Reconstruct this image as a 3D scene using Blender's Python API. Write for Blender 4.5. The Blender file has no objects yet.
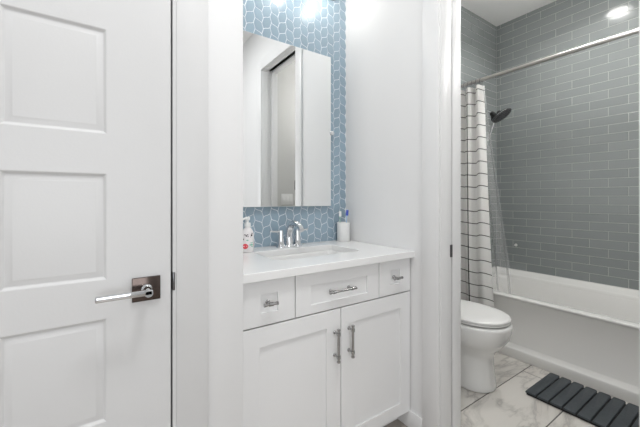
import bpy, bmesh, math, random
from mathutils import Vector, Matrix
random.seed(7)
C = bpy.context.scene.collection
PI = math.pi

# ------------------------------------------------------------------ camera, world, lights, exposure
HC = 1.12
cam_d = bpy.data.cameras.new('camera'); cam = bpy.data.objects.new('camera', cam_d); C.objects.link(cam)
cam_d.sensor_width = 36.0; cam_d.lens = 319.5 / 640 * 36
cam_d.shift_y = -14.5 / 640
cam_d.clip_start = 0.02
cam.location = (0, 0, HC)
cam.rotation_euler = (PI / 2, 0, math.radians(55.58 - 90))
bpy.context.scene.camera = cam

world = bpy.data.worlds.new('world'); bpy.context.scene.world = world
world.use_nodes = True
world.node_tree.nodes['Background'].inputs[0].default_value = (0.8, 0.87, 1, 1)
world.node_tree.nodes['Background'].inputs[1].default_value = 0.3

def area(name, loc, size, power, col=(1, 1, 1), rot=(0, 0, 0), shape='DISK'):
    l = bpy.data.lights.new(name, 'AREA'); l.shape = shape; l.size = size; l.energy = power; l.color = col
    o = bpy.data.objects.new(name, l); o.location = loc; o.rotation_euler = rot; C.objects.link(o); return o
def point(name, loc, rad, power, col=(1, 1, 1)):
    l = bpy.data.lights.new(name, 'POINT'); l.shadow_soft_size = rad; l.energy = power; l.color = col
    o = bpy.data.objects.new(name, l); o.location = loc; C.objects.link(o); return o

HALL_FILLS = [(-0.5, -0.55), (0.4, 0.3), (-1.3, 0.1)]  # unseen ceiling lamps, added to fill the hall and vanity niche
for (hx, hy), hp in zip(HALL_FILLS, (0.6, 8.0, 3.3)):
    area('hall_fill_light', (hx, hy, 2.745), 0.3, hp, (0.985, 0.992, 1.0))
BATH_LIGHT = (2.52, 0.83)
bl = area('bath_lamp_light', (BATH_LIGHT[0], BATH_LIGHT[1], 2.755), 0.15, 3.7, (1, 0.99, 0.965)); bl.data.spread = math.radians(140)
# even frontal fill through an added, unseen window behind the camera
FILL_WIN = (-1.3, 0.5, 0.4, 1.9)
wl = area('window_fill', ((FILL_WIN[0] + FILL_WIN[1]) / 2, -2.42, (FILL_WIN[2] + FILL_WIN[3]) / 2), FILL_WIN[1] - FILL_WIN[0], 19.0, (0.97, 0.99, 1.0), (PI / 2, 0, 0), 'RECTANGLE')
wl.data.size_y = FILL_WIN[3] - FILL_WIN[2]
FILL_GLOBE = (2.2, 0.42, 2.2)  # lamp added out of view to brighten bath tile, ceiling and curtain
BULBS = [(0.6, 1.43, 2.285), (0.83, 1.43, 2.285), (1.06, 1.43, 2.285)]

vs = bpy.context.scene.view_settings
vs.view_transform = 'Standard'; vs.look = 'None'; vs.gamma = 1; vs.use_curve_mapping = False
vs.exposure = 0.75

# ------------------------------------------------------------------ materials
def mat(name, col, rough=0.5, metal=0.0, spec=0.5, coat=0.0, noise=0.0, nscale=30, bump=0.0, bscale=60, trans=0.0, emit=0.0):
    m = bpy.data.materials.new(name); m.use_nodes = True
    nt = m.node_tree; b = nt.nodes['Principled BSDF']
    b.inputs['Base Color'].default_value = (*col, 1)
    b.inputs['Roughness'].default_value = rough; b.inputs['Metallic'].default_value = metal
    b.inputs['Specular IOR Level'].default_value = spec; b.inputs['Coat Weight'].default_value = coat
    b.inputs['Coat Roughness'].default_value = 0.08
    b.inputs['Transmission Weight'].default_value = trans
    if emit:
        b.inputs['Emission Color'].default_value = (*col, 1); b.inputs['Emission Strength'].default_value = emit
    tc = nt.nodes.new('ShaderNodeTexCoord')
    if noise:
        n = nt.nodes.new('ShaderNodeTexNoise'); n.inputs['Scale'].default_value = nscale; n.inputs['Detail'].default_value = 4
        r = nt.nodes.new('ShaderNodeMix'); r.data_type = 'RGBA'
        r.inputs['A'].default_value = (*[c * (1 - noise) for c in col], 1); r.inputs['B'].default_value = (*[min(1, c * (1 + noise)) for c in col], 1)
        nt.links.new(tc.outputs['Object'], n.inputs['Vector']); nt.links.new(n.outputs['Fac'], r.inputs['Factor'])
        nt.links.new(r.outputs['Result'], b.inputs['Base Color'])
    if bump:
        n2 = nt.nodes.new('ShaderNodeTexNoise'); n2.inputs['Scale'].default_value = bscale; n2.inputs['Detail'].default_value = 3
        bp = nt.nodes.new('ShaderNodeBump'); bp.inputs['Strength'].default_value = bump; bp.inputs['Distance'].default_value = 0.01
        nt.links.new(tc.outputs['Object'], n2.inputs['Vector']); nt.links.new(n2.outputs['Fac'], bp.inputs['Height'])
        nt.links.new(bp.outputs['Normal'], b.inputs['Normal'])
    return m

def tile_mat(name, col, var, rough, bump, bscale):
    """glazed tile: colour varies a little from one tile island to the next, gentle waviness in the glaze"""
    m = mat(name, col, rough, spec=0.6, bump=bump, bscale=bscale)
    nt = m.node_tree; b = nt.nodes['Principled BSDF']
    g = nt.nodes.new('ShaderNodeNewGeometry'); hs = nt.nodes.new('ShaderNodeHueSaturation')
    mr = nt.nodes.new('ShaderNodeMapRange'); mr.inputs['To Min'].default_value = 1 - var; mr.inputs['To Max'].default_value = 1 + var
    nt.links.new(g.outputs['Random Per Island'], mr.inputs['Value']); nt.links.new(mr.outputs['Result'], hs.inputs['Value'])
    hs.inputs['Color'].default_value = (*col, 1); nt.links.new(hs.outputs['Color'], b.inputs['Base Color'])
    return m

M = {}
M['wall'] = mat('wall_paint', (0.80, 0.80, 0.80), 0.6, spec=0.3, bump=0.03, bscale=250)
M['bathwall'] = mat('pale_grey_bath_paint', (0.60, 0.60, 0.585), 0.6, spec=0.3)
M['ceiling'] = mat('ceiling_paint', (0.88, 0.88, 0.87), 0.8, spec=0.2)
M['trim'] = mat('trim_paint', (0.79, 0.79, 0.79), 0.35, spec=0.4)
M['door'] = mat('door_paint', (0.69, 0.69, 0.69), 0.38, spec=0.4, bump=0.02, bscale=160)
M['cab'] = mat('cabinet_lacquer', (0.82, 0.82, 0.82), 0.33, spec=0.45)
M['shadow'] = mat('dark_gap', (0.02, 0.02, 0.02), 0.8)
M['quartz'] = mat('white_quartz', (0.86, 0.86, 0.855), 0.22, spec=0.5, noise=0.012, nscale=80)
M['ceramic'] = mat('white_porcelain', (0.84, 0.84, 0.83), 0.12, spec=0.55, coat=0.4)
M['acrylic'] = mat('white_acrylic', (0.80, 0.795, 0.775), 0.2, spec=0.5, coat=0.2)
M['chrome'] = mat('chrome', (0.74, 0.755, 0.775), 0.06, 1.0)
M['nickel'] = mat('brushed_nickel', (0.42, 0.42, 0.42), 0.24, 1.0)
M['rod'] = mat('satin_steel', (0.47, 0.455, 0.44), 0.5, 1.0)
M['dark_reflection'] = mat('chrome_dark_reflection', (0.10, 0.078, 0.07), 0.2, 0.9)  # chrome rosette: dark brown stands in for what it mirrors
M['gunmetal'] = mat('gunmetal', (0.16, 0.16, 0.165), 0.3, 1.0)
M['black'] = mat('black_plastic', (0.012, 0.012, 0.013), 0.3)
M['greyp'] = mat('grey_nozzle_face', (0.10, 0.10, 0.11), 0.35)
M['mirror'] = mat('mirror_silver', (0.93, 0.94, 0.94), 0.0, 1.0)
M['edge'] = mat('polished_glass_edge', (0.75, 0.80, 0.80), 0.1)
M['grout_b'] = mat('pale_grout', (0.80, 0.83, 0.85), 0.8)
M['grout_g'] = mat('light_grey_grout', (0.62, 0.63, 0.62), 0.75)
M['leaf'] = tile_mat('blue_leaf_tile', (0.27, 0.37, 0.45), 0.06, 0.32, 0.10, 45)
M['leaf'].node_tree.nodes['Principled BSDF'].inputs['Coat Weight'].default_value = 1.0
M['leaf'].node_tree.nodes['Principled BSDF'].inputs['Coat Roughness'].default_value = 0.28
M['subway'] = tile_mat('grey_glass_subway_tile', (0.262, 0.284, 0.283), 0.05, 0.13, 0.015, 18)
M['plastic'] = mat('white_plastic', (0.82, 0.82, 0.81), 0.35)
M['bottle'] = mat('white_bottle_plastic', (0.85, 0.82, 0.82), 0.3)
M['red'] = mat('coral_red_print', (0.75, 0.06, 0.08), 0.4)
M['green'] = mat('mint_green_print', (0.25, 0.55, 0.42), 0.4)
M['ink'] = mat('dark_print', (0.05, 0.03, 0.04), 0.4)
M['pink'] = mat('pale_pink_print', (0.80, 0.45, 0.50), 0.4)
M['blue'] = mat('royal_blue_plastic', (0.01, 0.05, 0.42), 0.3)
M['pale_blue'] = mat('pale_blue_plastic', (0.50, 0.68, 0.88), 0.3)
M['pale_green'] = mat('pale_green_plastic', (0.42, 0.62, 0.55), 0.3)
M['stone'] = mat('white_stone', (0.78, 0.78, 0.77), 0.45, noise=0.06, nscale=40, bump=0.15, bscale=120)
M['slate'] = mat('charcoal_slat', (0.050, 0.060, 0.068), 0.6, noise=0.25, nscale=60, bump=0.1, bscale=120)
M['slatebase'] = mat('black_rubber', (0.012, 0.012, 0.013), 0.8)
M['bulb'] = mat('lit_bulb', (1.0, 0.96, 0.9), 0.5, emit=12)
M['globe'] = mat('added_globe_glow', (1.0, 0.985, 0.965), 0.5, emit=56)  # glow of the added bath globe
M['lens'] = mat('lit_lens', (1.0, 0.97, 0.93), 0.5, emit=5)

def marble():
    m = mat('marble_floor', (0.74, 0.71, 0.66), 0.28, spec=0.45)
    nt = m.node_tree; b = nt.nodes['Principled BSDF']; L = nt.links
    tc = nt.nodes.new('ShaderNodeTexCoord')
    # tile id offsets the veining so that each tile has its own
    mp = nt.nodes.new('ShaderNodeMapping'); mp.inputs['Rotation'].default_value = (0, 0, 0.5); mp.inputs['Scale'].default_value = (1.1, 2.6, 1)
    g = nt.nodes.new('ShaderNodeNewGeometry')
    ad = nt.nodes.new('ShaderNodeVectorMath'); ad.operation = 'ADD'
    sc = nt.nodes.new('ShaderNodeMath'); sc.operation = 'MULTIPLY'; sc.inputs[1].default_value = 37
    L.new(g.outputs['Random Per Island'], sc.inputs[0]); L.new(tc.outputs['Object'], ad.inputs[0]); L.new(sc.outputs[0], ad.inputs[1])
    L.new(ad.outputs[0], mp.inputs['Vector'])
    n = nt.nodes.new('ShaderNodeTexNoise'); n.inputs['Scale'].default_value = 2.2; n.inputs['Detail'].default_value = 8; n.inputs['Roughness'].default_value = 0.58; n.inputs['Distortion'].default_value = 0.7
    L.new(mp.outputs[0], n.inputs['Vector'])
    r = nt.nodes.new('ShaderNodeValToRGB'); e = r.color_ramp.elements
    e[0].position = 0.0; e[0].color = (0.71, 0.685, 0.645, 1)
    e[1].position = 1.0; e[1].color = (0.73, 0.705, 0.67, 1)
    for p, c in ((0.40, (0.68, 0.655, 0.615)), (0.47, (0.61, 0.58, 0.54)), (0.495, (0.44, 0.42, 0.40)), (0.51, (0.55, 0.53, 0.495)), (0.56, (0.68, 0.655, 0.615))):
        k = e.new(p); k.color = (*c, 1)
    L.new(n.outputs['Fac'], r.inputs['Fac']); L.new(r.outputs['Color'], b.inputs['Base Color'])
    return m
M['marble'] = marble()
def wood():
    m = tile_mat('grey_brown_oak_plank', (0.42, 0.375, 0.335), 0.15, 0.35, 0.05, 40)
    return m
M['wood'] = wood()
M['grout_f'] = mat('floor_grout', (0.11, 0.105, 0.10), 0.8)

def curtain_mat():
    m = mat('grid_curtain_cloth', (0.83, 0.82, 0.80), 0.85, spec=0.1)
    nt = m.node_tree; b = nt.nodes['Principled BSDF']; L = nt.links
    uv = nt.nodes.new('ShaderNodeUVMap'); sp = nt.nodes.new('ShaderNodeSeparateXYZ'); L.new(uv.outputs[0], sp.inputs[0])
    def line(sock, per, off, w):
        a = nt.nodes.new('ShaderNodeMath'); a.operation = 'ADD'; a.inputs[1].default_value = off; L.new(sock, a.inputs[0])
        p = nt.nodes.new('ShaderNodeMath'); p.operation = 'PINGPONG'; p.inputs[1].default_value = per / 2; L.new(a.outputs[0], p.inputs[0])
        q = nt.nodes.new('ShaderNodeMath'); q.operation = 'LESS_THAN'; q.inputs[1].default_value = w / 2; L.new(p.outputs[0], q.inputs[0])
        return q.outputs[0]
    mx = nt.nodes.new('ShaderNodeMath'); mx.operation = 'MAXIMUM'
    L.new(line(sp.outputs[0], 0.5, 0.0, 0.006), mx.inputs[0]); L.new(line(sp.outputs[1], 0.0945, 0.012, 0.006), mx.inputs[1])
    c = nt.nodes.new('ShaderNodeMix'); c.data_type = 'RGBA'; c.inputs['A'].default_value = (0.94, 0.935, 0.92, 1); c.inputs['B'].default_value = (0.035, 0.035, 0.037, 1)
    L.new(mx.outputs[0], c.inputs['Factor']); L.new(c.outputs['Result'], b.inputs['Base Color'])
    tr = nt.nodes.new('ShaderNodeBsdfTranslucent'); L.new(c.outputs['Result'], tr.inputs['Color'])
    ms = nt.nodes.new('ShaderNodeMixShader'); ms.inputs[0].default_value = 0.3
    L.new(b.outputs[0], ms.inputs[1]); L.new(tr.outputs[0], ms.inputs[2])
    L.new(ms.outputs[0], nt.nodes['Material Output'].inputs['Surface'])
    return m
M['curtain'] = curtain_mat()

def liner_mat():
    m = mat('clear_vinyl', (0.80, 0.81, 0.81), 0.12, spec=0.5)
    nt = m.node_tree; b = nt.nodes['Principled BSDF']; L = nt.links
    t = nt.nodes.new('ShaderNodeBsdfTransparent'); ms = nt.nodes.new('ShaderNodeMixShader')
    lw = nt.nodes.new('ShaderNodeLayerWeight'); lw.inputs['Blend'].default_value = 0.35
    mr = nt.nodes.new('ShaderNodeMapRange'); mr.inputs['To Min'].default_value = 0.2; mr.inputs['To Max'].default_value = 0.62
    L.new(lw.outputs['Facing'], mr.inputs['Value']); L.new(mr.outputs[0], ms.inputs[0])
    L.new(t.outputs[0], ms.inputs[1]); L.new(b.outputs[0], ms.inputs[2])
    L.new(ms.outputs[0], nt.nodes['Material Output'].inputs['Surface'])
    return m
M['liner'] = liner_mat()

# ------------------------------------------------------------------ mesh helpers
class MB:
    def __init__(self): self.bm = bmesh.new(); self.uvs = None
    def _merge(self, b, mi):
        for f in b.faces: f.material_index = mi
        me = bpy.data.meshes.new('tmp'); b.to_mesh(me); b.free(); self.bm.from_mesh(me); bpy.data.meshes.remove(me); return self
    def box(self, x0, x1, y0, y1, z0, z1, bev=0.0, seg=2, mi=0):
        b = bmesh.new(); bmesh.ops.create_cube(b, size=1)
        for v in b.verts: v.co = Vector(((x0 + x1) / 2 + v.co.x * (x1 - x0), (y0 + y1) / 2 + v.co.y * (y1 - y0), (z0 + z1) / 2 + v.co.z * (z1 - z0)))
        if bev: bmesh.ops.bevel(b, geom=list(b.edges), offset=bev, segments=seg, profile=0.5, affect='EDGES')
        return self._merge(b, mi)
    def loft(self, rings, closed=True, cap0=True, cap1=True, mi=0):
        b = bmesh.new(); R = [[b.verts.new(p) for p in r] for r in rings]; n = len(R[0])
        for i in range(len(R) - 1):
            for j in range(n if closed else n - 1):
                k = (j + 1) % n; b.faces.new((R[i][j], R[i][k], R[i + 1][k], R[i + 1][j]))
        if cap0: b.faces.new(list(reversed(R[0])))
        if cap1: b.faces.new(R[-1])
        bmesh.ops.remove_doubles(b, verts=list(b.verts), dist=1e-6)
        if closed: bmesh.ops.recalc_face_normals(b, faces=list(b.faces))
        return self._merge(b, mi)
    def lathe(self, prof, center, axis=(0, 0, 1), n=32, mi=0):
        """prof: (radius, height) pairs along the axis"""
        q = Vector((0, 0, 1)).rotation_difference(Vector(axis).normalized()); c = Vector(center)
        rings = [[c + q @ Vector((max(r, 1e-5) * math.cos(2 * PI * i / n), max(r, 1e-5) * math.sin(2 * PI * i / n), h)) for i in range(n)] for r, h in prof]
        return self.loft(rings, mi=mi)
    def tube(self, pts, rad, n=12, mi=0, sub=0):
        P = [Vector(p) for p in pts]
        if sub:
            Q = []
            for i in range(len(P) - 1):
                p0 = P[max(i - 1, 0)]; p1 = P[i]; p2 = P[i + 1]; p3 = P[min(i + 2, len(P) - 1)]
                for s in range(sub):
                    t = s / sub
                    Q.append(0.5 * ((2 * p1) + (p2 - p0) * t + (2 * p0 - 5 * p1 + 4 * p2 - p3) * t * t + (3 * p1 - p0 - 3 * p2 + p3) * t ** 3))
            Q.append(P[-1]); oldn = len(P); P = Q
            if isinstance(rad, (list, tuple)):
                rad = [rad[min(int(i / sub), oldn - 2)] * (1 - (i % sub) / sub) + rad[min(int(i / sub) + 1, oldn - 1)] * (i % sub) / sub if i < len(P) - 1 else rad[-1] for i in range(len(P))]
        if not isinstance(rad, (list, tuple)): rad = [rad] * len(P)
        rings = []; up = None
        for i, p in enumerate(P):
            t = (P[min(i + 1, len(P) - 1)] - P[max(i - 1, 0)]).normalized()
            if up is None:
                up = Vector((0, 0, 1)) if abs(t.z) < 0.9 else Vector((1, 0, 0))
            u = (up - t * up.dot(t)).normalized(); w = t.cross(u); up = u
            rings.append([p + (u * math.cos(2 * PI * k / n) + w * math.sin(2 * PI * k / n)) * rad[i] for k in range(n)])
        return self.loft(rings, mi=mi)
    def ball(self, c, r, mi=0, n=16, s=(1, 1, 1)):
        b = bmesh.new(); bmesh.ops.create_uvsphere(b, u_segments=n, v_segments=max(6, n // 2), radius=r)
        for v in b.verts: v.co = Vector((v.co.x * s[0], v.co.y * s[1], v.co.z * s[2])) + Vector(c)
        return self._merge(b, mi)
    def poly(self, pts, mi=0):
        b = bmesh.new(); b.faces.new([b.verts.new(p) for p in pts]); return self._merge(b, mi)
    def build(self, name, mats, parent=None, origin=(0, 0, 0), smooth=True, angle=35):
        me = bpy.data.meshes.new(name)
        if origin != (0, 0, 0): bmesh.ops.translate(self.bm, verts=list(self.bm.verts), vec=-Vector(origin))
        self.bm.to_mesh(me); self.bm.free()
        for m in (mats if isinstance(mats, (list, tuple)) else [mats]): me.materials.append(m)
        if smooth:
            me.shade_smooth(); me.set_sharp_from_angle(angle=math.radians(angle))
        o = bpy.data.objects.new(name, me); C.objects.link(o)
        if parent is not None:
            o.parent = parent
            pl = parent.get('_abs', None)
            base = Vector(abs_loc(parent))
            o.location = Vector(origin) - base
        else: o.location = origin
        return o

def abs_loc(o):
    v = Vector((0, 0, 0))
    while o is not None: v = v + o.location; o = o.parent
    return v

def empty(name, loc, label, cat, group=None):
    o = bpy.data.objects.new(name, None); o.empty_display_size = 0.05; C.objects.link(o); o.location = loc
    return tag(o, label, cat, group)
def tag(o, label=None, cat=None, group=None, kind=None):
    if label: o['label'] = label
    if cat: o['category'] = cat
    if group: o['group'] = group
    if kind: o['kind'] = kind
    return o
def part(mb, name, m, parent, label=None, **k):
    """a part authored in world coordinates under a thing whose Empty stands at its base"""
    o = mb.build(name, m, parent, **k)
    if label: o['label'] = label
    return o
def struct(mb, name, m, parent=None, **k):
    o = mb.build(name, m, parent, **k)
    if parent is None: o['kind'] = 'structure'
    return o
def copy_tree(o, parent=None):
    c = o.copy(); C.objects.link(c); c.parent = parent
    for ch in list(o.children): copy_tree(ch, c)
    return c
def rect(x0, x1, z0, z1, y): return [(x0, y, z0), (x1, y, z0), (x1, y, z1), (x0, y, z1)]

# ------------------------------------------------------------------ key dimensions
XR = 1.256            # face of the wall right of the vanity (doorway wall)
XB = 1.404            # its far face, inside the bath room
YW = 1.547            # tiled wall behind the vanity
YT = 1.572            # tiled wall at the shower end
XT = 3.13             # tiled long wall behind the tub
CEIL = 2.775
YH = 0.983            # face of the wall with the closed door
YJ0, YJ1 = 0.236, 0.874   # doorway
HEAD = 2.335
HX0, HY0 = -2.3, -2.2     # hall extents behind the camera

# ------------------------------------------------------------------ structure
def floor_tiles():
    mb = MB()
    mb.box(1.33, XT + 0.1, -0.1, 1.75, -0.06, -0.0015, mi=1)
    W, L = 0.305, 0.914; g = 0.0028
    y0 = 0.667 - 10 * W
    for j in range(14):
        ya, yb = y0 + j * W, y0 + (j + 1) * W
        if ya > 1.7: break
        off = 2.268 if j % 2 == 0 else 2.268 + 0.2
        xa = off - 8 * L
        while xa < XT + 0.05:
            a, b = max(xa + g, 1.331), min(xa + L - g, XT + 0.05)
            if b > a + 0.02 and ya > -0.4:
                mb.loft([[(a, ya + g, -0.002), (b, ya + g, -0.002), (b, yb - g, -0.002), (a, yb - g, -0.002)],
                         [(a, ya + g, -0.0007), (b, ya + g, -0.0007), (b, yb - g, -0.0007), (a, yb - g, -0.0007)],
                         [(a + .0007, ya + g + .0007, 0), (b - .0007, ya + g + .0007, 0), (b - .0007, yb - g - .0007, 0), (a + .0007, yb - g - .0007, 0)]], cap0=False)
            xa += L
    struct(mb, 'floor', [M['marble'], M['grout_f']], smooth=False)
    mb = MB(); mb.box(HX0 - .05, 1.33, HY0 - .05, 1.7, -0.05, -0.002, mi=1)
    rnd = random.Random(4); x = HX0
    while x < 1.33:
        xe = min(x + 0.16, 1.33); y = HY0 - rnd.random() * 1.2
        while y < 1.66:
            ye = y + rnd.uniform(0.9, 1.5)
            if ye > HY0: mb.box(x + .0007, xe - .0007, max(y, HY0) + .0007, min(ye, 1.68) - .0007, -0.002, 0.0, mi=0)
            y = ye
        x = xe
    struct(mb, 'floor_hall', [M['wood'], M['shadow']], smooth=False)
floor_tiles()
struct(MB().box(HX0 - 0.1, XT + 0.1, HY0 - 0.1, 1.75, CEIL, CEIL + 0.06), 'ceiling', M['ceiling'], smooth=False)

# wall with the closed door, carried round as the left cheek of the vanity recess
DX0, DX1 = -0.662, 0.172      # rough opening
mb = MB()
mb.box(DX1 + 0.018, 0.3755, YH, 1.66, 0, CEIL, 0.002)
mb.box(DX0 - 0.018, DX1 + 0.018, YH, 1.11, 2.43, CEIL)
mb.box(HX0, DX0 - 0.018, YH, 1.11, 0, CEIL)
struct(mb, 'wall_left', M['wall'])
# closet behind the closed door
struct(MB().box(DX0 - 0.05, DX1 + 0.018, 1.6, 1.66, 0, CEIL), 'wall_closet', M['wall'])

mb = MB()
mb.box(XR, XB, YJ1 + 0.012, 1.66, 0, CEIL)
mb.box(XR, XB, HY0, YJ0 - 0.012, 0, CEIL)
mb.box(XR, XB, YJ0 - 0.012, YJ1 + 0.012, HEAD + 0.012, CEIL)
struct(mb, 'wall_right', M['wall'], smooth=False)
struct(MB().box(HX0 - 0.08, HX0, HY0, YH + .1, 0, CEIL), 'wall_far_left', M['wall'], smooth=False)
mb = MB()
mb.box(HX0, FILL_WIN[0], HY0 - 0.12, HY0, 0, CEIL); mb.box(FILL_WIN[1], XR, HY0 - 0.12, HY0, 0, CEIL)
mb.box(FILL_WIN[0], FILL_WIN[1], HY0 - 0.12, HY0, 0, FILL_WIN[2]); mb.box(FILL_WIN[0], FILL_WIN[1], HY0 - 0.12, HY0, FILL_WIN[3], CEIL)
struct(mb, 'wall_rear', M['wall'], smooth=False)
mb = MB(); wf = 0.045
for a, b, c, d in ((FILL_WIN[0], FILL_WIN[0] + wf, FILL_WIN[2], FILL_WIN[3]), (FILL_WIN[1] - wf, FILL_WIN[1], FILL_WIN[2], FILL_WIN[3]), (FILL_WIN[0], FILL_WIN[1], FILL_WIN[2], FILL_WIN[2] + wf), (FILL_WIN[0], FILL_WIN[1], FILL_WIN[3] - wf, FILL_WIN[3]), (-0.425, -0.375, FILL_WIN[2], FILL_WIN[3])):
    mb.box(a, b, HY0 - 0.09, HY0 - 0.03, c, d, 0.003)
for a, b, c, d in ((FILL_WIN[0] - .08, FILL_WIN[0], FILL_WIN[2] - .08, FILL_WIN[3] + .08), (FILL_WIN[1], FILL_WIN[1] + .08, FILL_WIN[2] - .08, FILL_WIN[3] + .08), (FILL_WIN[0], FILL_WIN[1], FILL_WIN[2] - .08, FILL_WIN[2]), (FILL_WIN[0], FILL_WIN[1], FILL_WIN[3], FILL_WIN[3] + .08)):
    mb.box(a, b, HY0 - .001, HY0 + 0.014, c, d, 0.003)
struct(mb, 'added_window', M['trim'])  # frame of the unseen window, added to carry the frontal fill
struct(MB().box(XB, XT + 0.1, -0.06, 0.03, 0, CEIL), 'wall_near', M['bathwall'], smooth=False)

# --- leaf mosaic wall
def clip_poly(P, ax, lim, keep_less):
    out = []
    for i in range(len(P)):
        a, b = P[i], P[(i + 1) % len(P)]
        ia = (a[ax] <= lim) if keep_less else (a[ax] >= lim); ib = (b[ax] <= lim) if keep_less else (b[ax] >= lim)
        if ia: out.append(a)
        if ia != ib:
            t = (lim - a[ax]) / (b[ax] - a[ax]); out.append((a[0] + (b[0] - a[0]) * t, a[1] + (b[1] - a[1]) * t))
    return out
def inset_poly(P, d):
    n = len(P); A = sum(P[i][0] * P[(i + 1) % n][1] - P[(i + 1) % n][0] * P[i][1] for i in range(n)); s = 1 if A > 0 else -1
    out = []
    for i in range(n):
        p0, p1, p2 = P[i - 1], P[i], P[(i + 1) % n]
        def nrm(a, b):
            dx, dy = b[0] - a[0], b[1] - a[1]; l = math.hypot(dx, dy) or 1e-9; return (-dy / l * s, dx / l * s)
        n1, n2 = nrm(p0, p1), nrm(p1, p2); bx, by = n1[0] + n2[0], n1[1] + n2[1]; l = math.hypot(bx, by) or 1e-9
        k = d / max(0.5, (l / 2)); out.append((p1[0] + bx / l * k, p1[1] + by / l * k))
    return out
def dedupe(P, e=1e-4):
    out = []
    for p in P:
        if not out or math.hypot(p[0] - out[-1][0], p[1] - out[-1][1]) > e: out.append(p)
    if len(out) > 1 and math.hypot(out[0][0] - out[-1][0], out[0][1] - out[-1][1]) <= e: out.pop()
    return out
def raised_tile(bm, P, fn, gap, th, bev, tilt=0.0):
    P = dedupe(P)
    if len(P) < 3: return
    A = abs(sum(P[i][0] * P[(i + 1) % len(P)][1] - P[(i + 1) % len(P)][0] * P[i][1] for i in range(len(P)))) / 2
    if A < 1e-4: return
    cx = sum(p[0] for p in P) / len(P); cy = sum(p[1] for p in P) / len(P)
    tx, ty = random.gauss(0, tilt), random.gauss(0, tilt)
    h = lambda p, b: b + (p[0] - cx) * tx + (p[1] - cy) * ty
    R = [(inset_poly(P, gap), 0.0), (inset_poly(P, gap), th - bev), (inset_poly(P, gap + bev * 0.35), th - bev * 0.3), (inset_poly(P, gap + bev), th)]
    V = [[bm.verts.new(fn(p[0], p[1], h(p, z) if z > 0 else 0)) for p in r] for r, z in R]
    n = len(P)
    for i in range(len(V) - 1):
        for j in range(n): bm.faces.new((V[i][j], V[i][(j + 1) % n], V[i + 1][(j + 1) % n], V[i + 1][j]))
    bm.faces.new(V[-1])
def leaf_wall():
    mb = MB(); mb.box(0.374, XR, YW + 0.0006, 1.66, 0, CEIL, mi=1)
    bm = bmesh.new(); W, P = 0.0464, 0.058; XE = 1.2535; zA = 1.0535; a = 0.0038; S = 0.31
    def bx(i, z):     # boundary i columns from the right
        if i % 2 == 0: return XE - i * W - a * math.cos(2 * PI * (z - zA) / P)
        return XE - i * W - a * math.cos(2 * PI * (z - zA - 0.81 * P) / P)
    for j in range(20):
        for k in range(-5, 33):
            if j % 2 == 0: zl, zr = zA + S * P + k * P, zA + k * P
            else: zl, zr = zA + 0.5 * P + k * P, zA + 0.81 * P + k * P
            N = 7; pts = []
            def slant(dz):
                xl, xr = bx(j + 1, zl + dz), bx(j, zr + dz)
                return [(xl + (xr - xl) * t, zl + dz + (zr - zl) * (t + 0.09 * math.sin(2 * PI * t))) for t in [q / N for q in range(N + 1)]]
            lo, hi = slant(0), slant(P)
            rt = [(bx(j, zr + P * q / N), zr + P * q / N) for q in range(1, N)]
            lf = [(bx(j + 1, zl + P * q / N), zl + P * q / N) for q in range(N - 1, 0, -1)]
            pts = lo + rt + hi[::-1] + lf
            pts = clip_poly(pts, 0, 0.377, False)
            if pts: pts = clip_poly(pts, 1, 0.8685, False)
            if pts: pts = clip_poly(pts, 1, CEIL - 0.001, True)
            if pts and len(pts) > 2: raised_tile(bm, pts, lambda u, v, h: (u, YW + 0.0016 - h, v), 0.0015, 0.0024, 0.0009, 0.012)
    bmesh.ops.recalc_face_normals(bm, faces=list(bm.faces))
    mb._merge(bm, 0)
    struct(mb, 'wall_back', [M['leaf'], M['grout_b']], angle=12)
leaf_wall()

# --- grey subway tile walls
TH, TL = 0.0665, 0.2235
def subway(name, u0, u1, fn, jrow, z0, box):
    mb = MB(); mb.box(*box, mi=1)
    bm = bmesh.new(); zr0 = 1.0755
    for k in range(-12, 28):
        za, zb = zr0 + k * TH, zr0 + (k + 1) * TH
        za, zb = max(za, z0), min(zb, CEIL)
        if zb - za < 0.006: continue
        off = jrow + (0.5 * TL if k % 2 else 0)
        n0 = math.floor((u0 - off) / TL)
        for n in range(n0, n0 + 30):
            a, b = max(off + n * TL, u0), min(off + (n + 1) * TL, u1)
            if b - a < 0.006: continue
            raised_tile(bm, [(a, za), (b, za), (b, zb), (a, zb)], fn, 0.0012, 0.0028, 0.0009, 0.001)
    bmesh.ops.recalc_face_normals(bm, faces=list(bm.faces)); mb._merge(bm, 0)
    struct(mb, name, [M['subway'], M['grout_g']], angle=6)
subway('wall_tub', 0.03, YT, lambda u, v, h: (XT + 0.0022 - h, u, v), 0.976, 0.472, (XT + 0.0008, XT + 0.1, 0.03, 1.66, 0, CEIL))
mb = MB(); mb.box(XB, 2.36, YT, 1.66, 0, CEIL)
struct(mb, 'wall_behind_toilet', M['bathwall'], smooth=False)
subway('wall_shower', 2.36, XT, lambda u, v, h: (u, YT + 0.0022 - h, v), 3.13 - 0.1, 0.472, (2.36, XT, YT + 0.0008, 1.66, 0, CEIL))

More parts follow.
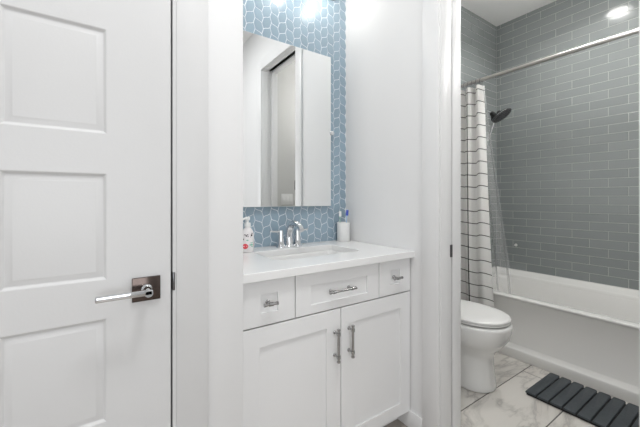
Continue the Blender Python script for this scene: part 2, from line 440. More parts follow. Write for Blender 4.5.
# --- trims
CT = 0.012
mb = MB()                                   # casing of the closed door
mb.box(DX1 + 0.003, DX1 + 0.092, YH - CT, YH + 0.001, 0, 2.53, 0.003)
mb.box(DX0 - 0.092, DX0 - 0.003, YH - CT, YH + 0.001, 0, 2.53, 0.003)
mb.box(DX0 - 0.003, DX1 + 0.003, YH - CT, YH + 0.001, 2.433, 2.53, 0.003)
mb.box(0.166, DX1 + 0.018, YH - 0.009, 1.11, 0, 2.43)        # jambs
mb.box(DX0 - 0.018, DX0, YH - 0.009, 1.11, 0, 2.43)
mb.box(DX0, DX1, YH - 0.009, 1.11, 2.42, 2.43)
mb.box(0.150, 0.166, 1.022, 1.06, 0, 2.42)   # stop
struct(mb, 'trim_1', M['door'])
mb = MB()                                   # doorway casing, hall side, and jambs
mb.box(XR - 0.014, XR + .001, YJ1 + 0.004, YJ1 + 0.092, 0, HEAD + 0.092, 0.003)
mb.box(XR - 0.014, XR + .001, YJ0 - 0.092, YJ0 - 0.004, 0, HEAD + 0.092, 0.003)
mb.box(XR - 0.014, XR + .001, YJ0 - 0.004, YJ1 + 0.004, HEAD + 0.004, HEAD + 0.092, 0.003)
for (x0, x1) in ((XR, 1.3335), (1.3445, XB)):
    mb.box(x0, x1, YJ1, YJ1 + 0.016, 0, HEAD, 0.0015)
for (x0, x1) in ((XR, 1.309), (1.352, XB)):
    mb.box(x0, x1, YJ0 - 0.016, YJ0, 0, HEAD, 0.0015)
    mb.box(x0, x1, YJ0 - 0.016, YJ1 + 0.016, HEAD, HEAD + 0.016, 0.0015)
for s, e in ((YJ1 + 0.004, YJ1 + 0.092), (YJ0 - 0.092, YJ0 - 0.004)):
    mb.box(XB - .001, XB + 0.014, s, e, 0, HEAD + 0.092, 0.003)
struct(mb, 'trim_2', M['trim'])
struct(MB().box(1.3325, 1.3455, YJ1 + 0.010, YJ1 + 0.02, 0, HEAD).box(1.309, 1.352, YJ0, YJ1, HEAD + 0.012, HEAD + 0.02), 'slot_shade', M['shadow'])  # near-black strips painted as the shade inside jamb groove and head slot
def bboard(name, x0, x1, y0, y1):
    mb = MB(); mb.box(x0, x1, y0, y1, 0, 0.086, 0.005, 2); struct(mb, name, M['trim'])
bboard('baseboard_right', XR - 0.014, XR + .001, YJ1 + 0.092, 1.54)
bboard('baseboard_hall', XR - 0.014, XR + .001, HY0, YJ0 - 0.092)
bboard('baseboard_left', DX1 + 0.092, 0.377, YH - 0.014, YH + .001)
bboard('baseboard_bath', XB, 2.385, YT - 0.014, YT + .001)
bboard('baseboard_near', XB, 2.385, 0.029, 0.044)

# --- closed six-row panelled door
def hall_door():
    x0, x1 = DX0 + 0.004, 0.1605; z0, z1 = 0.008, 2.414; yf, yb = YH - 0.012, YH + 0.03
    pw = 0.196; xp = [(x0 + 0.148, x0 + 0.148 + pw), (0.012 - pw, 0.012)]
    zp = [(0.19 + 0.0, 0.455), (0.557, 0.818), (0.916, 1.184), (1.284, 1.549), (1.65, 1.915), (2.015, 2.285)]
    mb = MB(); e = 0.0015
    xs = [x0 + e, xp[0][0], xp[0][1], xp[1][0], xp[1][1], x1 - e]; zs = [z0 + e]
    for a, b in zp: zs += [a, b]
    zs.append(z1 - e)
    for i in range(5):
        for j in range(len(zs) - 1):
            X0, X1, Z0, Z1 = xs[i], xs[i + 1], zs[j], zs[j + 1]
            if i in (1, 3) and j % 2 == 1:
                prof = [(0, 0), (0.002, 0.0008), (0.0065, 0.0052), (0.0085, 0.0058), (0.012, 0.0052), (0.021, 0.0012), (0.0225, 0.001)]
                mb.loft([rect(X0 + d, X1 - d, Z0 + d, Z1 - d, yf + h) for d, h in prof], cap0=False)
            else: mb.poly(rect(X0, X1, Z0, Z1, yf))
    mb.loft([rect(x0 + e, x1 - e, z0 + e, z1 - e, yf), rect(x0, x1, z0, z1, yf + e), rect(x0, x1, z0, z1, yb)], cap0=False)
    bmesh.ops.remove_doubles(mb.bm, verts=list(mb.bm.verts), dist=1e-5)
    bmesh.ops.recalc_face_normals(mb.bm, faces=list(mb.bm.faces))
    d = struct(mb, 'door_1', M['door'], origin=(x0, yf, 0.0), angle=18)
    tag(d, 'closed white panelled door with chrome lever', 'door')
    ros = MB().box(0.0665, 0.1335, yf - 0.008, yf, 0.849, 0.912, 0.0012); ros = part(ros, 'rosette', M['dark_reflection'], d, 'square chrome rosette with its dark reflection painted in', angle=30)
    lv = MB()
    lv.lathe([(0.013, 0), (0.013, 0.004), (0.0095, 0.006), (0.0095, 0.055), (0.0085, 0.057)], (0.1, yf - 0.008, 0.881), (0, -1, 0), 24)
    yl = yf - 0.058
    lv.box(-0.012, 0.109, yl - 0.007, yl + 0.007, 0.876, 0.890, 0.003, 2)
    part(lv, 'door_handle', M['chrome'], d, 'chrome lever handle', angle=30)
    part(MB().box(0.1655, 0.1715, YH - 0.0125, YH + 0.012, 0.864, 0.914, 0.001), 'strike_plate', M['gunmetal'], d)
hall_door()
# pocket door, slid into the wall near the camera
pd = MB().box(1.313, 1.348, YJ0 - 0.62, YJ0 - 0.018, 0.01, HEAD + 0.005, 0.002)
pd = struct(pd, 'door_2', M['door'], origin=(1.33, YJ0 - 0.3, 0.0)); tag(pd, 'white pocket door slid away into the doorway wall', 'door')
part(MB().box(1.323, 1.3405, YJ1 - 0.0025, YJ1 + 0.004, 0.852, 0.909, 0.0008), 'strike_plate', M['gunmetal'], pd)

# ------------------------------------------------------------------ vanity
VX0, VX1 = 0.3835, 1.2525; YV = 1.044; ZT = 0.838
def shaker(x0, x1, z0, z1, p, yf=YV, th=0.019, dep=0.008):
    c = 0.0012; mb = MB()
    px0, px1, pz0, pz1 = p
    mb.loft([rect(x0, x1, z0, z1, yf + th), rect(x0, x1, z0, z1, yf + c), rect(x0 + c, x1 - c, z0 + c, z1 - c, yf), rect(px0, px1, pz0, pz1, yf),
             rect(px0 + 0.0006, px1 - 0.0006, pz0 + 0.0006, pz1 - 0.0006, yf + 0.0006), rect(px0 + 0.0006, px1 - 0.0006, pz0 + 0.0006, pz1 - 0.0006, yf + dep), ])
    return mb
def bar_pull(c, horiz, length, post, parent, r=0.0048):
    mb = MB(); v = Vector((1, 0, 0)) if horiz else Vector((0, 0, 1)); c = Vector(c); so = Vector((0, -0.028, 0))
    mb.tube([c + so - v * length / 2, c + so + v * length / 2], r, 16)
    for s in (-1, 1):
        b = c + v * s * post / 2
        mb.lathe([(0.0075, 0), (0.0075, 0.003), (0.0045, 0.006), (0.0045, 0.027)], b, (0, -1, 0), 16)
        mb.tube([b + so - v * 0.006, b + so + v * 0.006], r * 1.45, 16)
        e = c + so + v * s * length / 2
        mb.tube([e - v * 0.004, e + v * 0.002], r * 1.3, 16)
    return part(mb, 'handle', M['nickel'], parent, 'brushed nickel bar pull', angle=40)
def t_knob(c, parent):
    mb = MB(); c = Vector(c)
    mb.lathe([(0.0085, 0), (0.0085, 0.003), (0.0048, 0.006), (0.0048, 0.028)], c, (0, -1, 0), 18)
    s = c + Vector((0, -0.031, 0))
    mb.tube([s - Vector((0.027, 0, 0)), s - Vector((0.022, 0, 0)), s - Vector((0.0215, 0, 0)), s + Vector((0.0215, 0, 0)), s + Vector((0.022, 0, 0)), s + Vector((0.027, 0, 0))], [0.0064, 0.0064, 0.005, 0.005, 0.0064, 0.0064], 16)
    mb.tube([s - Vector((0.008, 0, 0)), s + Vector((0.008, 0, 0))], 0.0072, 16)
    return part(mb, 'handle', M['nickel'], parent, 'brushed nickel T-bar knob', angle=40)
van = empty('bathroom_vanity', ((VX0 + VX1) / 2, 1.3, 0), 'white shaker vanity cabinet under the quartz countertop', 'cabinet')
mb = MB()
mb.box(VX0, VX0 + 0.018, 1.064, 1.535, 0.08, ZT); mb.box(VX1 - 0.018, VX1, 1.064, 1.535, 0.08, ZT)
mb.box(VX0, VX1, 1.064, 1.535, 0.08, 0.098); mb.box(VX0 + .001, VX1 - .001, 1.52, 1.535, 0.09, ZT)
mb.box(VX0, VX1, 1.10, 1.13, 0.667, 0.674); mb.box(VX0, VX1, 1.10, 1.13, 0.832, ZT)
mb.box(0.60, 0.606, 1.09, 1.13, 0.672, ZT - .003); mb.box(1.038, 1.044, 1.09, 1.13, 0.672, ZT - .003); mb.box(0.814, 0.828, 1.10, 1.5, 0.09, 0.67)
mb.box(VX0, VX1, 1.12, 1.138, 0.0, 0.081)
mb.box(VX0, VX0 + .018, 1.13, 1.535, 0.0, 0.081); mb.box(VX1 - .018, VX1, 1.13, 1.535, 0.0, 0.081)
part(mb, 'body', M['cab'], van, smooth=False)
gp = 0.0019
zd0, zd1 = 0.6725, 0.8305
for nm, x0, x1, p, kind in (('l', VX0 + gp, 0.603 - gp, (0.462, 0.531, 0.715, 0.783), 'k'), ('m', 0.603 + gp, 1.041 - gp, (0.673, 0.969, 0.706, 0.782), 'b'), ('r', 1.041 + gp, VX1 - gp, (1.115, 1.179, 0.717, 0.786), 'k')):
    d = part(shaker(x0, x1, zd0, zd1, p), 'drawer', M['cab'], van, origin=((x0 + x1) / 2, YV, zd0), angle=30)
    if kind == 'k': t_knob(((p[0] + p[1]) / 2 - (0.004 if nm == 'r' else 0.004), YV + 0.008, 0.7505), d)
    else: bar_pull((0.820, YV + 0.008, 0.746), True, 0.132, 0.094, d)
for x0, x1, p, hx in ((VX0 + gp, 0.821 - gp, (0.458, 0.749, 0.139, 0.5985), 0.787), (0.821 + gp, VX1 - gp, (0.895, 1.185, 0.139, 0.5985), 0.862)):
    d = part(shaker(x0, x1, 0.081, 0.6675, p), 'door', M['cab'], van, origin=((x0 + x1) / 2, YV, 0.081), angle=30)
    bar_pull((hx, YV, 0.530), False, 0.128, 0.092, d, 0.0056)

# countertop with a rounded cut-out for the basin
SX0, SX1, SY0, SY1 = 0.592, 1.052, 1.175, 1.428
def rrect(x0, x1, y0, y1, r, z, n=6):
    P = []
    for cx, cy, a in ((x1 - r, y1 - r, 0), (x0 + r, y1 - r, PI / 2), (x0 + r, y0 + r, PI), (x1 - r, y0 + r, 1.5 * PI)):
        P += [(cx + r * math.cos(a + PI / 2 * k / n), cy + r * math.sin(a + PI / 2 * k / n), z) for k in range(n + 1)]
    return P
def counter():
    x0, x1, y0, y1, z0, z1 = 0.3775, 1.2548, 1.019, YW - 0.0015, ZT, 0.868; c = 0.002
    def outer(i, z):
        P = []; n = 6
        for cx, cy in ((x1, y1), (x0, y1), (x0, y0), (x1, y0)):
            X = cx - i if cx == x1 else cx + i; Y = cy - i if cy == y1 else cy + i
            P += [(X + (1e-4 * (k - 3) if False else 0), Y, z) for k in range(n + 1)]
        return P
    mb = MB()
    inn = lambda g, z: rrect(SX0 - g, SX1 + g, SY0 - g, SY1 + g, 0.03, z)
    mb.loft([inn(0, z0), outer(0, z0), outer(0, z1 - c), outer(c, z1), inn(c, z1), inn(0, z1 - c), inn(0, z0)], cap0=False, cap1=False)
    bmesh.ops.dissolve_degenerate(mb.bm, dist=1e-6, edges=list(mb.bm.edges)); bmesh.ops.remove_doubles(mb.bm, verts=list(mb.bm.verts), dist=1e-6)
    bmesh.ops.recalc_face_normals(mb.bm, faces=list(mb.bm.faces))
    o = mb.build('countertop', M['quartz'], angle=30)
    tag(o, 'white quartz vanity countertop with rectangular basin cutout', 'countertop')
counter()
sink = empty('sink_basin', (0.822, 1.3, ZT - 0.13), 'white rectangular undermount basin sunk in the vanity countertop', 'sink')
mb = MB()
prof = [(0.02, 0), (-0.004, 0), (-0.008, -0.004), (-0.014, -0.03), (-0.022, -0.095), (-0.045, -0.122), (-0.10, -0.130)]
mb.loft([rrect(SX0 - g, SX1 + g, SY0 - g, SY1 + g, 0.034, ZT - 0.0008 + h) for g, h in prof], cap0=False)
mb.loft([rrect(SX0 - g, SX1 + g, SY0 - g, SY1 + g, 0.034, ZT - 0.0008 + h - 0.006) for g, h in prof], cap0=False)
bmesh.ops.recalc_face_normals(mb.bm, faces=list(mb.bm.faces))
part(mb, 'basin', M['ceramic'], sink, angle=50)
part(MB().lathe([(0.022, 0), (0.022, 0.002), (0.018, 0.003), (0.015, 0.0015), (0.0, 0.002)], (0.822, 1.30, ZT - 0.131)), 'drain', M['chrome'], sink)

# faucet
FZ = 0.8682
fau = empty('faucet', (0.822, 1.49, FZ), 'chrome arched faucet with two lever handles behind the basin', 'faucet')
mb = MB().lathe([(0.029, 0), (0.029, 0.005), (0.026, 0.009), (0.022, 0.018)], (0.822, 1.49, FZ))
part(mb, 'base', M['chrome'], fau)
mb = MB()
mb.tube([(0.822, 1.49, FZ + 0.012), (0.822, 1.492, FZ + 0.05), (0.822, 1.484, FZ + 0.095), (0.822, 1.462, FZ + 0.119), (0.822, 1.43, FZ + 0.127), (0.822, 1.385, FZ + 0.118), (0.822, 1.362, FZ + 0.094)], [0.023, 0.020, 0.0185, 0.017, 0.016, 0.015, 0.0155], 20, sub=6)
part(mb, 'spout', M['chrome'], fau, angle=60)
for s in (-1, 1):
    hx = 0.822 + s * 0.05
    h = part(MB().lathe([(0.0245, 0), (0.0245, 0.006), (0.021, 0.011), (0.0165, 0.035), (0.0125, 0.066), (0.0135, 0.076), (0.0115, 0.089), (0.0, 0.092)], (hx, 1.488, FZ)), 'handle', M['chrome'], fau, origin=(hx, 1.488, FZ))
    part(MB().tube([(hx, 1.488, FZ + 0.082), (hx + s * 0.03, 1.487, FZ + 0.083), (hx + s * 0.064, 1.486, FZ + 0.087)], [0.0065, 0.0055, 0.0045], 12), 'lever', M['chrome'], h)

# soap bottle
sx, sy, sz = 0.574, 1.447, 0.8682
soap = empty('soap_bottle', (sx, sy, sz), 'white pump soap bottle with coral red dot on countertop', 'soap bottle')
def ell(a, b, z, n=32): return [(sx + a * math.cos(2 * PI * i / n), sy + b * math.sin(2 * PI * i / n), sz + z) for i in range(n)]
mb = MB().loft([ell(0.026, 0.018, 0), ell(0.0295, 0.021, 0.003), ell(0.031, 0.0225, 0.02), ell(0.031, 0.0225, 0.078), ell(0.0285, 0.021, 0.095), ell(0.021, 0.0175, 0.108), ell(0.0125, 0.0125, 0.116), ell(0.0125, 0.0125, 0.122)])
part(mb, 'body', M['bottle'], soap, angle=60)
pump = part(MB().lathe([(0.0145, 0.118), (0.015, 0.12), (0.015, 0.136), (0.013, 0.139), (0.006, 0.14), (0.006, 0.150), (0.011, 0.151), (0.0118, 0.164), (0.009, 0.167), (0.0, 0.168)], (sx, sy, sz), n=24), 'pump', M['plastic'], soap, origin=(sx, sy, sz))
part(MB().tube([(sx, sy, sz + 0.160), (sx - 0.018, sy - 0.012, sz + 0.160), (sx - 0.032, sy - 0.021, sz + 0.157)], [0.0065, 0.0055, 0.0045], 10), 'nozzle', M['plastic'], pump)
def decal(name, m, ang, z, w, h, blobs):
    """print lying on the bottle wall: blobs are (du, dz, rx, rz) ellipses around an angle"""
    mb = MB()
    for du, dz, rx, rz in blobs:
        n = 14; P = []
        for i in range(n):
            u = ang + (du + rx * math.cos(2 * PI * i / n)) / 0.027; zz = z + dz + rz * math.sin(2 * PI * i / n)
            P.append((sx + 0.0315 * math.cos(u), sy + 0.023 * math.sin(u), sz + zz))
        c = Vector((sum(p[0] for p in P) / n, sum(p[1] for p in P) / n, sum(p[2] for p in P) / n))
        u = ang + du / 0.027; cc = Vector((sx + 0.0315 * math.cos(u), sy + 0.023 * math.sin(u), sz + z + dz))
        for i in range(n): mb.poly([P[i], P[(i + 1) % n], cc])
    part(mb, name, m, soap)
va = math.radians(-112)      # the side the doorway camera sees
decal('label_dot', M['red'], va - 0.25, 0.030, 0, 0, [(0, 0, 0.0125, 0.0125)])
decal('label_leaf', M['green'], va + 0.75, 0.036, 0, 0, [(0, 0, 0.010, 0.0035), (0.001, 0.009, 0.007, 0.0022), (-0.018, 0.022, 0.005, 0.003), (0.004, -0.008, 0.006, 0.002)])
decal('label_print', M['ink'], va, 0.083, 0, 0, [(-0.008, 0.001, 0.0045, 0.002), (-0.002, -0.004, 0.003, 0.004), (0.003, 0.001, 0.004, 0.002), (0.005, -0.007, 0.002, 0.003), (0.021, -0.002, 0.0045, 0.005), (0.023, 0.006, 0.003, 0.003), (0.017, -0.010, 0.002, 0.002), (-0.014, -0.020, 0.002, 0.004)])
decal('label_flower', M['pink'], va + 1.2, 0.036, 0, 0, [(0.006, 0.0, 0.004, 0.009)])

# tumbler with two brushes
tx, ty, tz = 1.196, 1.497, 0.8682
tum = MB().lathe([(0.036, 0), (0.0375, 0.002), (0.0385, 0.05), (0.039, 0.112), (0.0378, 0.1135), (0.0362, 0.112), (0.0355, 0.05), (0.034, 0.008), (0.0, 0.007)], (0, 0, 0), n=40)
tum = tum.build('tumbler', M['stone'], origin=(0, 0, 0), angle=50); tum.location = (tx, ty, tz)
tag(tum, 'white stone tumbler standing in the corner of the countertop', 'tumbler')
def brush(name, base, top, body, bristle, label, bl):
    base, top = Vector(base), Vector(top); d = (top - base).normalized(); L = (top - base).length
    o = empty(name, base, label, 'toothbrush', 'toothbrushes in the tumbler')
    side = Vector((-0.565, -0.825, 0)); side = (side - d * side.dot(d)).normalized(); w = d.cross(side)
    mb = MB(); prof = [(0, .004, .003), (.01, .0055, .0045), (.06, .006, .005), (.105, .0035, .0035), (.135, .0028, .0028), (.148, .0065, .003), (.165, .0072, .003), (.182, .006, .003), (.187, .002, .002)]
    k = L / 0.187
    mb.loft([[base + d * h * k + w * a * math.cos(2 * PI * i / 14) + side * b * math.sin(2 * PI * i / 14) for i in range(14)] for h, a, b in prof])
    part(mb, 'handle', body, o, angle=60)
    mb = MB(); c0 = base + d * 0.150 * k + side * 0.002; c1 = base + d * 0.184 * k + side * 0.002
    q = lambda c, s: [c + w * a + side * s for a in (-0.0055, 0.0055)]
    mb.loft([[c0 + w * -.007, c0 + w * .007, c1 + w * .007, c1 + w * -.007], [x + side * 0.013 for x in (c0 + w * -.007, c0 + w * .007, c1 + w * .007, c1 + w * -.007)]])
    part(mb, 'bristles', bristle, o, bl)
brush('toothbrush', (tx + 0.002, ty - 0.013, tz + 0.012), (tx + 0.012, ty - 0.021, tz + 0.189), M['pale_blue'], M['blue'], 'pale blue toothbrush with dark blue bristles in the tumbler', 'dark blue bristles')
brush('toothbrush', (tx - 0.012, ty + 0.018, tz + 0.012), (tx - 0.006, ty + 0.026, tz + 0.180), M['pale_green'], M['plastic'], 'pale green toothbrush with white bristles in the tumbler', 'white bristles')

# mirror on pivots
mir = empty('wall_mirror', (0.822, YW, 1.078), 'frameless rectangular mirror on chrome pivots over the vanity', 'mirror')
mx0, mx1, mz0, mz1, my = 0.526, 1.118, 1.079, 1.955, 1.516
part(MB().loft([rect(mx0 + .002, mx1 - .002, mz0 + .002, mz1 - .002, my)], cap0=False, cap1=True), 'glass', M['mirror'], mir, smooth=False)
part(MB().loft([rect(mx0 + .002, mx1 - .002, mz0 + .002, mz1 - .002, my), rect(mx0, mx1, mz0, mz1, my + .002), rect(mx0, mx1, mz0, mz1, my + .007), rect(mx0 + .03, mx1 - .03, mz0 + .03, mz1 - .03, my + .0072), rect(mx0 + .03, mx1 - .03, mz0 + .03, mz1 - .03, my + .014)], cap0=False), 'back_panel', M['edge'], mir, smooth=False)
for s, px in ((-1, mx0), (1, mx1)):
    mb = MB(); cx = px + s * 0.007
    mb.lathe([(0.017, 0), (0.017, 0.004), (0.008, 0.007), (0.0075, 0.034)], (cx, YW - .001, 1.508), (0, -1, 0), 20)
    mb.ball((cx, my - 0.001, 1.508), 0.0145)
    part(mb, 'pivot_mount', M['chrome'], mir, 'chrome pivot mount', angle=50)

# vanity light bar
vl = empty('vanity_light', (0.83, YW, 2.33), 'three bulb vanity light bar on tiled wall above mirror', 'wall light')
part(MB().box(0.50, 1.16, YW - 0.03, YW - .001, 2.315, 2.385, 0.004), 'backplate', M['nickel'], vl)
for b in BULBS:
    mb = MB().tube([(b[0], YW - 0.03, 2.355), (b[0], 1.46, 2.358), (b[0], 1.432, 2.35), (b[0], 1.43, 2.335)], 0.008, 12, sub=4)
    mb.lathe([(0.018, 0.0), (0.022, -0.004), (0.022, -0.022), (0.014, -0.026)], (b[0], 1.43, 2.345))
    a = part(mb, 'arm', M['nickel'], vl)
    part(MB().lathe([(0.013, 0.036), (0.018, 0.03), (0.034, 0.012), (0.038, -0.004), (0.034, -0.02), (0.02, -0.034), (0.0, -0.038)], (b[0], 1.43, 2.285), n=24), 'bulb', M['bulb'], a)

# ------------------------------------------------------------------ ceiling downlights
def downlight(x, y, label, grp, r=0.075):
    o = empty('ceiling_downlight', (x, y, CEIL), label, 'ceiling light', grp)
    part(MB().lathe([(r + 0.02, 0.0), (r + 0.02, -0.003), (r + 0.012, -0.006), (r, -0.007), (r - 0.004, -0.002), (r - .004, 0.0)], (x, y, CEIL), n=40), 'trim_ring', M['plastic'], o)
    part(MB().lathe([(r - 0.004, 0), (r - 0.004, -0.002), (0, -0.002)], (x, y, CEIL), n=40), 'lens', M['lens'], o)
gl = empty('added_globe', (FILL_GLOBE[0], FILL_GLOBE[1], CEIL), 'added unseen globe lamp hanging from the bath ceiling as fill light', 'ceiling light')
part(MB().lathe([(0.065, 0), (0.065, -0.012), (0.05, -0.02), (0.0, -0.02)], (FILL_GLOBE[0], FILL_GLOBE[1], CEIL)).tube([(FILL_GLOBE[0], FILL_GLOBE[1], CEIL - .01), (FILL_GLOBE[0], FILL_GLOBE[1], FILL_GLOBE[2] + .05)], 0.008, 12), 'stem', M['nickel'], gl)
part(MB().ball(FILL_GLOBE, 0.066, n=28), 'globe', M['globe'], gl)
downlight(*BATH_LIGHT, 'round recessed downlight in the bath ceiling over the tub front', 'bath downlights')
for (hx, hy), l in zip(HALL_FILLS, ('added unseen hall downlight in the middle of the ceiling', 'added unseen hall downlight nearest the doorway wall', 'added unseen hall downlight near the panelled door')):
    downlight(hx, hy, l, 'added hall downlights', 0.15)  # fixtures for the added hall fill

# ------------------------------------------------------------------ bathtub
def tub():
    y0, y1 = 0.05, YT - 0.002
    t = empty('bathtub', (2.78, 0.8, 0), 'white alcove bathtub along the grey tiled wall', 'bathtub')
    xo, xi = 2.422, 2.505           # front rim, outer and inner
    mb = MB()
    # front apron with flared foot, rim and the back deck, as one section swept along the tub
    sec = [(2.395, 0.0), (2.392, 0.01), (2.392, 0.062), (2.396, 0.07), (2.432, 0.082), (2.438, 0.088), (2.434, 0.395), (2.429, 0.404), (xo + .002, 0.407), (xo, 0.410), (xo, 0.417), (xo + .002, 0.421), (xo + .007, 0.423), (xi - .012, 0.423), (xi - 0.004, 0.42), (xi, 0.413)]
    mb.loft([[(x, y, z) for x, z in sec] for y in (y0, y1)], closed=False, cap0=False, cap1=False)
    # bowl
    def ring(d, z):
        return rrect(xi + d, 3.045 - d, y0 + 0.09 + d * 1.5, y1 - 0.075 - d * 1.2, 0.10, z, 8)
    def flat(z):
        P = rrect(xi, 3.045, y0 + 0.09, y1 - 0.075, 0.10, z, 8); return P
    mb.loft([flat(0.413), ring(0.006, 0.395), ring(0.02, 0.30), ring(0.045, 0.15), ring(0.075, 0.10), ring(0.14, 0.085)], cap0=False)
    # deck around the bowl: corners and ends out to the walls
    P = rrect(xi, 3.045, y0 + 0.09, y1 - 0.075, 0.10, 0.413, 8)
    out = []
    for (x, y, z) in P:
        X = xo + .012 if x < 2.78 else XT - 0.002
        Y = y
        dx = abs(x - 2.775) / 0.27; dy = abs(y - 0.81) / 0.68
        if dy > dx: 
            Y = y1 if y > 0.8 else y0; X = x + (0.02 if False else 0)
        out.append([X, Y])
    n = len(P); b = bmesh.new()
    mid = []; top = []
    for (x, y, z), (X, Y) in zip(P, out):
        far = X > 3.0
        mid.append((x + (X - x) * 0.18, y + (Y - y) * 0.18, 0.422 if not far else 0.425)); top.append((X, Y, 0.4225 if not far else 0.4225))
    R = [[b.verts.new(p) for p in r] for r in (P, mid, top)]
    for i in range(2):
        for j in range(n): b.faces.new((R[i][j], R[i][(j + 1) % n], R[i + 1][(j + 1) % n], R[i + 1][j]))
    bmesh.ops.recalc_face_normals(b, faces=list(b.faces))
    if sum(f.normal.z for f in b.faces) < 0: bmesh.ops.reverse_faces(b, faces=list(b.faces))
    mb._merge(b, 0)
    # raised back deck and upstand to the tile
    sec2 = [(3.046, 0.415), (3.049, 0.436), (3.056, 0.444), (3.068, 0.448), (3.115, 0.464), (XT - 0.001, 0.474)]
    mb.loft([[(x, y, z) for x, z in sec2] for y in (y0, y1)], closed=False, cap0=False, cap1=False)
    sec3 = [(0.05, 0.41), (0.052, 0.436), (0.03, 0.45), (0.0, 0.474)]
    mb.loft([[(x, y1 - d, z) for d, z in sec3] for x in (2.5, XT)], closed=False, cap0=False, cap1=False)
    # corners outside the bowl's rounding
    for (xa, xb, ya, yb) in ((xo + .012, XT, y0, y0 + 0.1), (xo + .012, XT, y1 - 0.08, y1)): 
        mb.box(xa, xb, ya, yb, 0.40, 0.4205)
    for (ya) in (y0, y1 - .004):
        mb.poly([(x, ya, z) for x, z in [(2.395, 0), (2.395, 0.07), (2.438, 0.088), (2.44, 0.37), (xo, 0.4), (xo, 0.42), (xi, 0.42), (xi, 0)]])
    part(mb, 'tub_shell', M['acrylic'], t, angle=50)
    part(MB().lathe([(0.032, 0), (0.032, 0.003), (0.026, 0.005), (0, 0.004)], (2.775, 1.25, 0.086)), 'drain', M['chrome'], t)
    part(MB().lathe([(0.036, 0), (0.036, 0.006), (0.03, 0.009), (0, 0.009)], (2.775, y1 - 0.098, 0.30), (0, -1, 0)), 'overflow_plate', M['chrome'], t)
tub()

# ------------------------------------------------------------------ shower rod, rings, curtain, liner, head
RX, RZ = 2.44, 2.048
rod = empty('curtain_rod', (RX, 0.8, RZ), 'satin steel shower curtain rod across the tub alcove', 'curtain rod')
part(MB().tube([(RX, 0.032, RZ), (RX, YT - 0.002, RZ)], 0.0135, 20), 'rod_tube', M['rod'], rod)
for yy, ax in ((YT - 0.0005, -1), (0.0305, 1)):
    part(MB().lathe([(0.03, 0), (0.03, 0.006), (0.018, 0.014), (0.014, 0.03)], (RX, yy, RZ), (0, ax, 0), 24), 'flange', M['rod'], rod)

CZ1, CZ0 = 2.012, 0.30
def lerp(a, b, t): return a + (b - a) * t
def cloth(name, m, x_top, x_bot, ya_top, ya_bot, yb, nf, amp_t, amp_b, z1, z0, seed, th, scallop):
    """gathered cloth hanging from the rod: folds along Y, its free edge at ya"""
    rnd = random.Random(seed); ph = rnd.random() * 6; NU, NV = 150, 44
    wob = [rnd.uniform(-0.5, 0.5) for _ in range(nf + 3)]
    bm = bmesh.new(); uvl = bm.loops.layers.uv.new('UVMap'); G = []; S = []
    for j in range(NV + 1):
        v = j / NV; row = []; 
        for i in range(NU + 1):
            u = i / NU; f = u * nf; k = int(f)
            y = lerp(lerp(ya_top, ya_bot, v ** 1.1), yb, u)
            am = lerp(amp_t, amp_b, min(1, v * 1.6)) * (1 + 0.35 * wob[k] * (1 - (f - k)) + 0.35 * wob[k + 1] * (f - k))
            a = 2 * PI * f + ph + 0.5 * math.sin(3 * v + 5 * u)
            x = lerp(x_top, x_bot, min(1.0, v / 0.8)) + am * math.sin(a) 
            y += 0.25 * am * math.cos(a) * math.sin(2 * PI * u * .5)
            z = lerp(z1, z0, v) - (scallop * (0.5 - 0.5 * math.cos(2 * PI * f + PI)) * (1 - v) ** 6) - 0.006 * math.sin(a) * v
            row.append(Vector((x, y, z)))
        G.append(row)
    mid = G[NV // 3]; s = [0]
    for i in range(NU): s.append(s[-1] + (mid[i + 1] - mid[i]).length)
    V = [[bm.verts.new(p) for p in r] for r in G]
    for j in range(NV):
        for i in range(NU):
            f = bm.faces.new((V[j][i], V[j][i + 1], V[j + 1][i + 1], V[j + 1][i]))
            for l, (jj, ii) in zip(f.loops, ((j, i), (j, i + 1), (j + 1, i + 1), (j + 1, i))):
                l[uvl].uv = (s[ii] - s[int(0.7 * NU)] + 0.062, lerp(z1, z0, jj / NV) - 0.006 * math.sin(s[ii] * 30) * 0.7)
    me = bpy.data.meshes.new(name); bm.to_mesh(me); bm.free(); me.materials.append(m); me.shade_smooth()
    o = bpy.data.objects.new(name, me); C.objects.link(o)
    if th:
        so = o.modifiers.new('thickness', 'SOLIDIFY'); so.thickness = th; so.offset = 0
    return o, G
cur, CG = cloth('shower_curtain', M['curtain'], RX - 0.004, 2.385, 1.325, 1.222, 1.552, 3, 0.019, 0.019, CZ1, CZ0, 3, 0.0012, 0.012)
tag(cur, 'white cloth shower curtain with thin black grid hanging outside the tub', 'shower curtain')
lin, LG = cloth('shower_curtain_liner', M['liner'], RX + 0.012, 2.545, 1.318, 1.13, 1.552, 5, 0.016, 0.02, CZ1 - 0.005, 0.27, 5, 0, 0.008)
tag(lin, 'clear vinyl curtain liner hanging inside the tub behind the grid curtain', 'curtain liner')
ring_pos = [1.545 - 0.0335 * i for i in range(7)]
names = ('curtain ring on the rod, next to the shower wall', 'curtain ring on the rod, second from the shower wall', 'curtain ring on the rod, third from the shower wall', 'curtain ring on the rod, middle of the seven rings', 'curtain ring on the rod, third from the free curtain edge', 'curtain ring on the rod, second from the free curtain edge', 'curtain ring on the rod, at the free curtain edge')
base_ring = None
